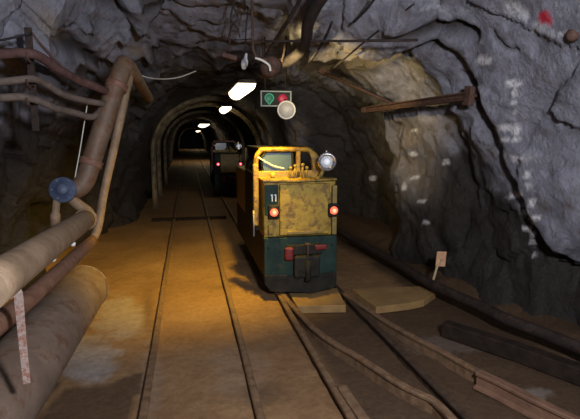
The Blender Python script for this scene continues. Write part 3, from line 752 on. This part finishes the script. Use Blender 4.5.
# amber lamp with a hood toward the viewer
LC = P(270, 66, 4.3)
lamp = thing('hooded_lamp', LC, 'rusty hooded amber lamp under the roof, its mouth turned away down the drift', 'lamp')
bm = bmesh.new()
hd = Vector((0.55, 0.80, -0.55)).normalized()
mt = face_mat(LC, hd)
pr = [(0.0, -0.085), (0.04, -0.08), (0.075, -0.055), (0.095, -0.01), (0.105, 0.03), (0.10, 0.03), (0.09, -0.008), (0.07, -0.048), (0.038, -0.072), (0, -0.077)]
add_lathe(bm, pr, mt, 24)
obj('hood', bm, M['rusty'], lamp)
bm = bmesh.new(); add_lathe(bm, [(0, -0.03), (0.022, -0.02), (0.033, 0.008), (0.026, 0.036), (0, 0.045)], mt, 16)
obj('bulb', bm, M['bulb'], lamp)
ld = bpy.data.lights.new('amber_lamp_light', 'SPOT'); ld.energy = 105; ld.color = (1.0, 0.74, 0.32); ld.shadow_soft_size = 0.03; ld.spot_size = math.radians(92); ld.spot_blend = 0.8
lo_ = bpy.data.objects.new('amber_lamp_light', ld); COL.objects.link(lo_); lo_.location = mt @ Vector((0, 0, 0.075)); lo_.rotation_euler = Vector((1.0, 0.95, 0.08)).to_track_quat('-Z', 'Y').to_euler()
sd = bpy.data.lights.new('amber_lamp_beam', 'SPOT'); sd.energy = 430; sd.color = (1.0, 0.62, 0.045); sd.shadow_soft_size = 0.04; sd.spot_size = math.radians(100); sd.spot_blend = 1.0
so_ = bpy.data.objects.new('amber_lamp_beam', sd); COL.objects.link(so_); so_.location = mt @ Vector((0, 0, 0.07))
so_.rotation_euler = Vector((-0.38, 0.52, -1.0)).to_track_quat('-Z', 'Y').to_euler()
bm = bmesh.new(); add_tube(bm, [mt @ Vector((0, 0, -0.08)), LC + Vector((-0.12, -0.02, 0.06)), LC + Vector((-0.15, 0, 0.14)), LC + Vector((-0.15, 0.02, 0.6))], 0.012, 8)
obj('hanger_arm', bm, M['rusty'], lamp)
tubething('cable', [LC + Vector((-0.14, -0.08, 0.05)), LC + Vector((-0.09, -0.11, 0.03)), LC + Vector((-0.03, -0.12, -0.01)), LC + Vector((-0.02, -0.13, -0.06))], 0.010, M['white_wire'], 'short white flex looped over the amber lamp hood', 'cable', seg=8)
# ------------------------------------------------------------------ tube lamps down the drift
def tube_lamp(x, y, zz, L, label, wd=0.17):
    r = thing('tube_lamp', (x, y, zz), label, 'lamp', 'tube lamps along the roof')
    bm = bmesh.new(); add_prism(bm, [(-wd * 0.55, 0.0), (wd * 0.55, 0.0), (wd * 0.4, 0.05), (-wd * 0.4, 0.05)], -L / 2, L / 2, 0.006)
    obj('housing', bm, M['housing'], r, True)
    bm = bmesh.new()
    n = 8; poly = [(wd * 0.48 * math.cos(PI + PI * k / n), 0.12 * math.sin(PI + PI * k / n) - 0.002) for k in range(n + 1)]
    add_prism(bm, poly, -L / 2 + 0.02, L / 2 - 0.02, 0.0)
    obj('diffuser', bm, M['tube'], r, True)
    for s in (-1, 1):
        bm = bmesh.new(); add_tube(bm, [(0, s * L * 0.35, 0.04), (0, s * L * 0.35, 0.42)], 0.007, 6); obj('hanger', bm, M['darkiron'], r, True)
    return r
def lamp_at(px, py, zz):
    d = ray(px, py); return O + d * ((zz - H) / d.z)
for px, py, zz, L, wd, lb in ((241, 88.5, 2.36, 1.6, 0.27, 'largest and nearest of the bright tube lamps hanging in the drift'),
                          (225, 108, 2.36, 1.3, 0.24, 'second bright tube lamp down the drift, beyond the nearest one'),
                          (203.5, 125, 2.36, 4.6, 0.6, 'long bright lamp deep in the drift above the far darkness'),
                          (198, 131, 2.36, 5.0, 0.5, 'faintest and farthest tube lamp deep in the drift')):
    p = lamp_at(px, py, zz); tube_lamp(p.x, p.y, zz, L, lb, wd)

# ------------------------------------------------------------------ signal box and disc
sg = P(275.5, 99, 6.0)
sig = thing('signal_box', sg, 'small two-light signal box with green and red lamps above the locomotive', 'signal')
sw, sh = 0.37, 0.175
bm = bmesh.new(); add_box(bm, sg, (sw, 0.07, sh), None, 0.006); obj('case', bm, M['sigbox'], sig)
bm = bmesh.new()
for (cx_, cz_, wx, wz) in ((0, sh / 2, sw + 0.02, 0.016), (0, -sh / 2, sw + 0.02, 0.016), (-sw / 2, 0, 0.016, sh), (sw / 2, 0, 0.016, sh)):
    add_box(bm, sg + Vector((cx_, -0.035, cz_)), (wx, 0.03, wz), None, 0.003)
obj('rim', bm, M['sigrim'], sig)
def lens(nm, dx, mat, ring, r=0.058):
    c = sg + Vector((dx, -0.036, 0.0)); mt = face_mat(c, (0, -1, 0))
    bm = bmesh.new(); add_lathe(bm, [(r, 0.0), (r * 0.95, 0.008), (r * 0.6, 0.018), (0, 0.022)], mt, 24); o = obj(nm, bm, mat, sig)
    if ring:
        bm = bmesh.new()
        pts_ = []
        for k in range(33):
            a = 2 * PI * k / 32; z_ = math.sin(a); x__ = math.cos(a) * (1.0 if z_ > 0 else max(0.12, 1 + 0.75 * z_))
            pts_.append(c + Vector((r * 0.95 * x__, -0.012, r * (1.0 if z_ > 0 else 1.2) * z_)))
        add_tube(bm, pts_, 0.006, 8); obj('lens_ring', bm, M['sigring'], o)
lens('green_lens', -0.085, M['siggreen'], True); lens('red_lens', 0.085, M['sigred'], False)
for dx in (-0.13, 0.13):
    bm = bmesh.new(); add_tube(bm, [sg + Vector((dx, 0.0, sh / 2)), sg + Vector((dx, 0.0, 0.75))], 0.010, 8); obj('hanger', bm, M['darkiron'], sig)
dc = P(286.5, 110, 5.78)  # plain pale disc on a thin bracket, with no bulb
di = thing('round_disc', dc, 'round milky white disc hanging in front of the red light of the signal box', 'lamp')
bm = bmesh.new(); add_lathe(bm, [(0, 0.03), (0.05, 0.026), (0.085, 0.012), (0.098, 0.0), (0.098, -0.01), (0, -0.012)], face_mat(dc, (-0.2, -0.97, 0)), 32); obj('milky_face', bm, M['disc'], di)
bm = bmesh.new(); add_lathe(bm, [(0.094, 0.008), (0.108, 0.008), (0.112, 0.0), (0.108, -0.014), (0.094, -0.014)], face_mat(dc, (-0.2, -0.97, 0)), 32); obj('rim', bm, M['discrim'], di)
bm = bmesh.new(); add_tube(bm, [dc + Vector((0, 0.012, 0)), dc + Vector((0.005, 0.05, 0.12)), dc + Vector((0.01, 0.12, 0.13)), Vector((dc.x + 0.01, sg.y - 0.03, dc.z + 0.13))], 0.008, 6); obj('bracket', bm, M['darkiron'], di)
bm = bmesh.new(); add_tube(bm, [dc + Vector((0, 0, -0.10)), dc + Vector((0.0, 0, -0.16))], 0.006, 6); obj('pull_pin', bm, M['darkiron'], di)

# ------------------------------------------------------------------ steel arches in the far drift
def arch(y, label, x0=-0.75, x1=1.92, zt_=2.46):
    root = thing('steel_arch', ((x0 + x1) / 2, y, 0), label, 'arch', 'steel arches of the far drift')
    prof = [(-0.055, -0.05), (0.055, -0.05), (0.055, -0.035), (0.02, -0.02), (0.02, 0.03), (0.055, 0.04), (0.055, 0.05), (-0.055, 0.05), (-0.055, 0.04), (-0.02, 0.03), (-0.02, -0.02), (-0.055, -0.035)]
    hw = (x1 - x0) / 2
    def sweep(nm, pts):
        bm = bmesh.new(); n = len(pts); rings = []
        for i in range(n):
            t = (Vector(pts[min(i + 1, n - 1)]) - Vector(pts[max(i - 1, 0)])).normalized(); u = Vector((-t.z, 0, t.x))
            rings.append([bm.verts.new(Vector(pts[i]) + Vector((0, 1, 0)) * a + u * b) for a, b in prof])
        m = len(prof)
        for a, b in zip(rings, rings[1:]):
            for k in range(m): bm.faces.new((a[k], a[(k + 1) % m], b[(k + 1) % m], b[k]))
        bm.faces.new(rings[0]); bm.faces.new(list(reversed(rings[-1])))
        obj(nm, bm, M['arch'], root, True)
    zs = 1.25
    sweep('leg', [(-hw, 0, -0.05), (-hw, 0, 0.6), (-hw, 0, zs)])
    sweep('crown', [(-hw * math.cos(PI * k / 24), 0, zs + (zt_ - zs) * math.sin(PI * k / 24)) for k in range(25)])
    sweep('leg', [(hw, 0, zs), (hw, 0, 0.6), (hw, 0, -0.05)])
for y, lb in ((11.2, 'nearest steel arch rib lining the far drift'), (13.2, 'second steel arch rib of the far drift'), (17.0, 'deepest steel arch rib of the far drift, third from the viewer')):
    arch(y, lb)

# ------------------------------------------------------------------ locomotive (local: x right, y back down the drift, z up; origin under the nose)
LY = 4.52
def lx(px, Y, py=200): return P(px, py, Y).x - LOCO_X
def lz(py, Y, px=300): return P(px, py, Y).z
loco = bpy.data.objects.new('mine_locomotive', None); COL.objects.link(loco); loco.location = (LOCO_X, LY, 0)
tag(loco, 'nearer yellow and green mine locomotive numbered 11 with lit tail lamps', 'locomotive', 'mine locomotives')
xl0, xr0 = lx(264, LY), lx(337.5, LY)
zg = lz(237, LY); zh = lz(181, LY)
LEN = 2.7
L_ = True
# chassis with rounded lower nose
bm = bmesh.new()
poly = [(xl0, zg), (xr0, zg), (xr0, 0.15), (xr0 - 0.03, 0.11), (0.0, 0.075), (xl0 + 0.05, 0.11), (xl0, 0.17)]
add_prism(bm, poly, 0.0, 0.10, 0.008)
obj('buffer_beam', bm, M['green'], loco, L_)
bm = bmesh.new()
add_prism(bm, [(xl0 + 0.002, 0.255), (-0.12, 0.235), (0.10, 0.24), (xr0 - 0.002, 0.25), (xr0 - 0.002, 0.14), (xr0 - 0.03, 0.085), (0.0, 0.045), (xl0 + 0.06, 0.09), (xl0 + 0.002, 0.165)], -0.014, 0.05, 0.004)
tag(obj('valance', bm, M['darkbody'], loco, L_), 'soot black lower valance')
bm = bmesh.new()
add_box(bm, ((xl0 + xr0) / 2, 0.10 + (LEN - 0.1) / 2, (zg + 0.17) / 2 + 0.02), (xr0 - xl0 - 0.01, LEN - 0.1, zg - 0.19), None, 0.01)
obj('chassis', bm, M['darkbody'], loco, L_)
# hood body
bm = bmesh.new()
add_box(bm, ((xl0 + xr0) / 2, 0.05 + 0.22, (zg + zh) / 2), (xr0 - xl0 - 0.012, 0.44, zh - zg), None, 0.012)
obj('hood_body', bm, M['yellowdirty'], loco, L_)
# raised yellow door panel
xa, xb = lx(280, LY), lx(330, LY)
bm = bmesh.new()
add_box(bm, ((xa + xb) / 2, 0.028, (zg + 0.02 + zh - 0.03) / 2), (xb - xa, 0.05, zh - zg - 0.05), None, 0.012)
pan = obj('hood_panel', bm, M['yellowdirty'], loco, L_)
bm = bmesh.new(); add_box(bm, ((xa + xb) / 2, 0.0, zg + 0.045), (xb - xa - 0.14, 0.03, 0.03), None, 0.006); obj('lower_lip', bm, M['olive'], pan, L_)
for dz in (0.14, zh - zg - 0.16):
    bm = bmesh.new(); add_tube(bm, [(xb + 0.004, 0.012, zg + dz - 0.03), (xb + 0.004, 0.012, zg + dz + 0.03)], 0.010, 10)
    obj('hinge', bm, M['olive'], pan, L_)
# green number panel at the left, dark post at the right
bm = bmesh.new(); add_box(bm, ((xl0 + 0.012 + xa - 0.01) / 2, 0.04, lz(200, LY)), (xa - xl0 - 0.022, 0.03, lz(186, LY) - lz(216, LY)), None, 0.006)
gp = obj('number_panel', bm, M['green'], loco, L_)
bm = bmesh.new()
for nx_ in (272.6, 276.2):
    cxn = lx(nx_, LY); czn = lz(197.5, LY)
    add_box(bm, (cxn, 0.022, czn), (0.0105, 0.006, 0.070), None, 0.001)
    add_box(bm, (cxn - 0.008, 0.022, czn + 0.026), (0.014, 0.006, 0.010), Matrix.Rotation(0.7, 3, 'Y'), 0.001)
tag(obj('number', bm, M['white'], gp, L_), 'white painted number 11')
bm = bmesh.new(); add_box(bm, ((xb + 0.022 + xr0) / 2, 0.02, (zg + zh) / 2 - 0.02), (xr0 - xb - 0.03, 0.05, zh - zg - 0.06), None, 0.008)
obj('corner_post', bm, M['olive'], loco, L_)
bm = bmesh.new()
add_box(bm, (lx(271, LY), 0.02, lz(229, LY)), (0.05, 0.03, 0.10), None, 0.008)
obj('corner_plate', bm, M['yellowdirty'], loco, L_)
# tail lamps
def tail(px, py):
    c = Vector((lx(px, LY), -0.012, lz(py, LY)))
    bm = bmesh.new(); add_box(bm, c + Vector((0, 0.01, 0)), (0.105, 0.05, 0.135), None, 0.012); h = obj('tail_lamp', bm, M['darkbody'], loco, L_)
    mt = face_mat(c + Vector((0, -0.016, 0)), (0, -1, 0))
    bm = bmesh.new(); add_lathe(bm, [(0.050, 0), (0.050, 0.018), (0.043, 0.02), (0.041, 0.0)], mt, 20); obj('lens_rim', bm, M['darkbody'], h, L_)
    bm = bmesh.new(); add_lathe(bm, [(0.040, 0.0), (0.038, 0.016), (0.026, 0.026), (0.019, 0.029)], mt, 20)
    tag(obj('lens', bm, M['tail'], h, L_), 'glowing red lens')
    bm = bmesh.new(); add_lathe(bm, [(0.022, 0.026), (0.014, 0.034), (0, 0.036)], mt, 16); obj('bulb', bm, M['tailcore'], h, L_)
tail(273.5, 211); tail(333, 211)
# ledge over the nose
bm = bmesh.new()
add_box(bm, ((xl0 + lx(292, LY)) / 2, 0.17, zh + 0.006), (lx(292, LY) - xl0 + 0.02, 0.36, 0.022), None, 0.006)
add_box(bm, (lx(312, LY), 0.05, zh + 0.004), (lx(337, LY) - lx(288, LY), 0.14, 0.02), Matrix.Rotation(-0.03, 3, 'Y'), 0.006)
obj('nose_ledge', bm, M['yellow'], loco, L_)
# cab front: frame of bent tube, windscreen, divider, gusset
CY = 0.38
Yc = LY + CY
fl_, fr_ = lx(256.5, Yc), lx(317, Yc); ft = lz(149.5, Yc); fb = zh
bm = bmesh.new()
fp_ = [(fl_, CY, fb - 0.02), (fl_, CY, ft - 0.10), (fl_ + 0.04, CY, ft - 0.02), (fl_ + 0.10, CY, ft), (lx(300, Yc), CY, ft), (lx(309, Yc), CY, ft - 0.01), (lx(316, Yc), CY, ft - 0.075), (lx(319, Yc), CY, ft - 0.14)]
add_tube(bm, smooth_path(fp_, 5), 0.026, 12)
obj('cab_frame', bm, M['yellow'], loco, L_)
bm = bmesh.new()
wl, wr, wb, wt = lx(261.5, Yc), lx(292.5, Yc), lz(172.5, Yc), lz(151.5, Yc)
wy = CY + 0.012
pane = [(wl + 0.012, wb + 0.03), (wl + 0.05, wb), (wr - 0.03, wb + 0.012), (wr, wb + 0.04), (wr, wt - 0.02), (wr - 0.02, wt), (wl + 0.06, wt), (wl, wt - 0.06)]
add_prism(bm, pane, wy - 0.004, wy + 0.004, 0)
win = obj('windscreen', bm, M['windscreen'], loco, L_)
bm = bmesh.new(); add_tube(bm, [(x, wy - 0.006, z_) for x, z_ in pane + pane[:1]], 0.013, 8); obj('gasket', bm, M['darkbody'], win, L_)
bm = bmesh.new(); add_tube(bm, smooth_path([(lx(257.5, Yc), wy - 0.03, lz(156.5, Yc)), (lx(266, Yc), wy - 0.025, lz(161.5, Yc)), (lx(275, Yc), wy - 0.025, lz(166, Yc)), (lx(284, Yc), wy - 0.025, lz(168, Yc))], 4), 0.007, 8)
tag(obj('wiper', bm, M['white'], win, L_), 'pale thin wiper arm')
bm = bmesh.new(); add_box(bm, (lx(298, Yc), CY, (ft + fb) / 2), (0.045, 0.04, ft - fb), None, 0.008)
obj('window_divider', bm, M['yellow'], loco, L_)
bm = bmesh.new()
gs = [(lx(308, Yc), ft - 0.02), (lx(317, Yc), ft - 0.06), (lx(322, Yc), ft - 0.16), (lx(320, Yc), fb - 0.0), (lx(309, Yc), fb), (lx(312, Yc), fb + 0.10), (lx(311, Yc), ft - 0.10)]
add_prism(bm, gs, CY - 0.03, CY + 0.03, 0.006)
obj('cab_gusset', bm, M['yellow'], loco, L_)
# sill under the windscreen
bm = bmesh.new(); add_box(bm, ((fl_ + fr_) / 2, CY + 0.01, fb + 0.03), (fr_ - fl_, 0.06, 0.09), None, 0.01)
obj('cab_sill', bm, M['olive'], loco, L_)
# control levers seen in front of the screen
for k, (px, top_) in enumerate(((290, 168), (294.5, 166), (302, 165), (306, 168))):
    bm = bmesh.new(); bx_ = lx(px, LY + 0.3); tz = lz(top_, LY + 0.3)
    add_tube(bm, [(bx_, 0.30, zh), (bx_ + 0.005, 0.29, tz)], 0.012, 8)
    add_lathe(bm, [(0, 0.022), (0.018, 0.012), (0.02, 0), (0.012, -0.02), (0, -0.02)], Matrix.Translation((bx_ + 0.005, 0.29, tz)), 10)
    obj('lever', bm, M['olive'], loco, L_)
bm = bmesh.new(); add_lathe(bm, [(0, 0.012), (0.024, 0.01), (0.026, -0.06), (0, -0.06)], Matrix.Translation((lx(273, LY + .2), 0.2, zh + 0.06)), 12); obj('filler_cap', bm, M['olive'], loco, L_)
# cab sides, roof, seat back wall
cl = fl_ - 0.03
bm = bmesh.new()
add_box(bm, (cl, 0.20 + 0.02, (lz(216, LY + .2) + lz(152, LY + .2)) / 2 - 0.10), (0.055, 0.07, 0.62), None, 0.012)
obj('grab_post', bm, M['yellow'], loco, L_)
bm = bmesh.new(); add_tube(bm, [(cl - 0.03, 0.16, zh - 0.30), (cl - 0.03, 0.16, zh - 0.56)], 0.008, 8); obj('hand_rail', bm, M['housing'], loco, L_)
bm = bmesh.new(); add_box(bm, (fl_ + 0.01, CY + 0.5, (zg + zh) / 2 + 0.02), (0.03, 0.96, zh - zg + 0.04), None, 0.008); obj('cab_side', bm, M['darkbody'], loco, L_); bm = bmesh.new(); add_box(bm, (fr_ + 0.03, CY + 0.5, (zg + zh) / 2 + 0.02), (0.03, 0.96, zh - zg + 0.04), None, 0.008)
obj('cab_side', bm, M['darkbody'], loco, L_)
bm = bmesh.new(); add_box(bm, ((fl_ + fr_) / 2, CY + 0.52, ft + 0.012), (fr_ - fl_ - 0.05, 1.0, 0.03), None, 0.01); obj('cab_roof', bm, M['darkbody'], loco, L_)
bm = bmesh.new(); add_box(bm, ((fl_ + fr_) / 2, CY + 1.0, (zg + ft) / 2), (fr_ - fl_, 0.03, ft - zg), None, 0.006); obj('cab_rear_wall', bm, M['darkbody'], loco, L_)
bm = bmesh.new(); add_box(bm, ((xl0 + xr0) / 2, CY + 1.66, (zg + zh) / 2), (xr0 - xl0, 1.25, zh - zg), None, 0.02); obj('battery_box', bm, M['olive'], loco, L_)
# headlamp on its stalk
hc = Vector((lx(326.5, LY + 0.12), 0.12, lz(162, LY + 0.12)))
mt = face_mat(hc, (-0.22, -0.97, 0.03))
bm = bmesh.new(); add_lathe(bm, [(0.078, 0.035), (0.09, 0.034), (0.094, 0.022), (0.088, 0.0), (0.075, -0.05), (0.045, -0.09), (0, -0.1)], mt, 28); hl = obj('headlamp', bm, M['chrome'], loco, L_)
bm = bmesh.new(); add_lathe(bm, [(0.078, 0.033), (0.05, 0.012), (0.03, -0.004), (0, -0.012)], mt, 24); obj('reflector', bm, M['chrome'], hl, L_)
bm = bmesh.new(); add_lathe(bm, [(0.03, 0.0), (0.028, 0.02), (0.014, 0.032), (0, 0.035)], mt, 16); tag(obj('lens', bm, M['lampglass'], hl, L_), 'bright white bulb lens')
bm = bmesh.new(); add_tube(bm, [hc + Vector((0, 0.02, 0.085)), hc + Vector((0, 0.02, 0.115))], 0.014, 8); obj('top_knob', bm, M['chrome'], hl, L_)
bm = bmesh.new(); add_tube(bm, smooth_path([(hc.x - 0.02, 0.15, hc.z - 0.06), (hc.x - 0.06, 0.13, hc.z - 0.14), (lx(319, LY), 0.06, zh + 0.01), (lx(318, LY), 0.03, zh - 0.12)], 5), 0.018, 10); obj('lamp_stalk', bm, M['olive'], loco, L_)
# coupler
cpx = lx(303, LY)
bm = bmesh.new(); add_box(bm, (cpx + 0.01, -0.02, lz(249, LY)), (0.36, 0.05, 0.10), None, 0.01); cp = obj('coupler_plate', bm, M['darkbody'], loco, L_)
bm = bmesh.new(); add_box(bm, (lx(288, LY), -0.05, lz(252, LY)), (0.085, 0.06, 0.13), None, 0.025); tag(obj('coupler_jaw', bm, M['red'], cp, L_), 'red painted jaw')
bm = bmesh.new(); add_box(bm, (lx(320, LY), -0.045, lz(247, LY)), (0.12, 0.04, 0.05), None, 0.012)
tag(obj('coupler_tongue', bm, M['red'], cp, L_), 'red painted tongue')
bm = bmesh.new()
add_box(bm, (cpx + 0.03, -0.04, lz(265, LY)), (0.26, 0.10, 0.22), None, 0.02); add_tube(bm, [(cpx + 0.03, -0.10, lz(258, LY)), (cpx + 0.03, -0.10, lz(278, LY))], 0.03, 12)
obj('coupler_pocket', bm, M['darkbody'], cp, L_)
bm = bmesh.new(); add_tube(bm, [(cpx + 0.03, -0.085, lz(255, LY)), (cpx + 0.03, -0.085, lz(243, LY))], 0.012, 10); add_lathe(bm, [(0.03, 0), (0.03, 0.012), (0, 0.016)], Matrix.Translation((cpx + 0.03, -0.085, lz(243, LY))), 12); obj('coupling_pin', bm, M['rusty'], cp, L_)
# beam bolts
for px in (268, 332):
    for py in (246, 274): bm = bmesh.new(); add_lathe(bm, [(0.014, 0), (0.014, 0.012), (0, 0.014)], face_mat((lx(px, LY), -0.002, lz(py, LY)), (0, -1, 0)), 6, False); obj('beam_bolt', bm, M['darkbody'], loco, L_)
# wheels
for yy in (0.55, 2.05):
    for sx in (-0.33, 0.33):
        bm = bmesh.new(); s = 1 if sx > 0 else -1
        add_lathe(bm, [(0, -0.03), (0.19, -0.03), (0.205, -0.022), (0.18, -0.012), (0.175, 0.035), (0.06, 0.04), (0, 0.04)], face_mat((sx, yy, 0.22), (s, 0, 0)), 28)
        obj('wheel', bm, M['darkiron'], loco, L_)
# second locomotive farther down the same track
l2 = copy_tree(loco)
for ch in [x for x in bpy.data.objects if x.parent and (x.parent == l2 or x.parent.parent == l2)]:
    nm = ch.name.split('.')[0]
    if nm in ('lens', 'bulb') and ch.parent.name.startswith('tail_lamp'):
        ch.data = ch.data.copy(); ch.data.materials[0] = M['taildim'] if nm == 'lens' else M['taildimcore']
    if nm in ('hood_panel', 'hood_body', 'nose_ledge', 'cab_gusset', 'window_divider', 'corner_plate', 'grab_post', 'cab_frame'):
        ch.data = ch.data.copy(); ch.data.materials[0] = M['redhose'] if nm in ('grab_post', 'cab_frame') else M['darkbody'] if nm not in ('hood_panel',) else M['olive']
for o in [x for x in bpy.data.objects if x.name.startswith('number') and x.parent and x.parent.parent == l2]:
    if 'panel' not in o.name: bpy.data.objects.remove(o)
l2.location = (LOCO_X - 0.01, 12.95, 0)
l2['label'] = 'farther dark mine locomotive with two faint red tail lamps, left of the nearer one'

# ------------------------------------------------------------------ light
def area(name, loc, target, size, power, col):
    d = bpy.data.lights.new(name, 'AREA'); d.shape = 'DISK'; d.size = size; d.energy = power; d.color = col
    o = bpy.data.objects.new(name, d); COL.objects.link(o); o.location = loc
    o.rotation_euler = (Vector(target) - Vector(loc)).to_track_quat('-Z', 'Y').to_euler(); return o
area('photographers_lamp', (0.65, -0.1, 2.1), (0.9, 4.0, 2.3), 0.25, 150, (0.96, 0.95, 1.0))
w_ = bpy.data.worlds.new('world'); S.world = w_; w_.use_nodes = True
bg = w_.node_tree.nodes['Background']; bg.inputs[0].default_value = (0.5, 0.55, 0.65, 1); bg.inputs[1].default_value = 0.004
S.view_settings.view_transform = 'Standard'; S.view_settings.look = 'None'; S.view_settings.exposure = 0.0; S.view_settings.gamma = 1.0
S.view_settings.use_curve_mapping = False
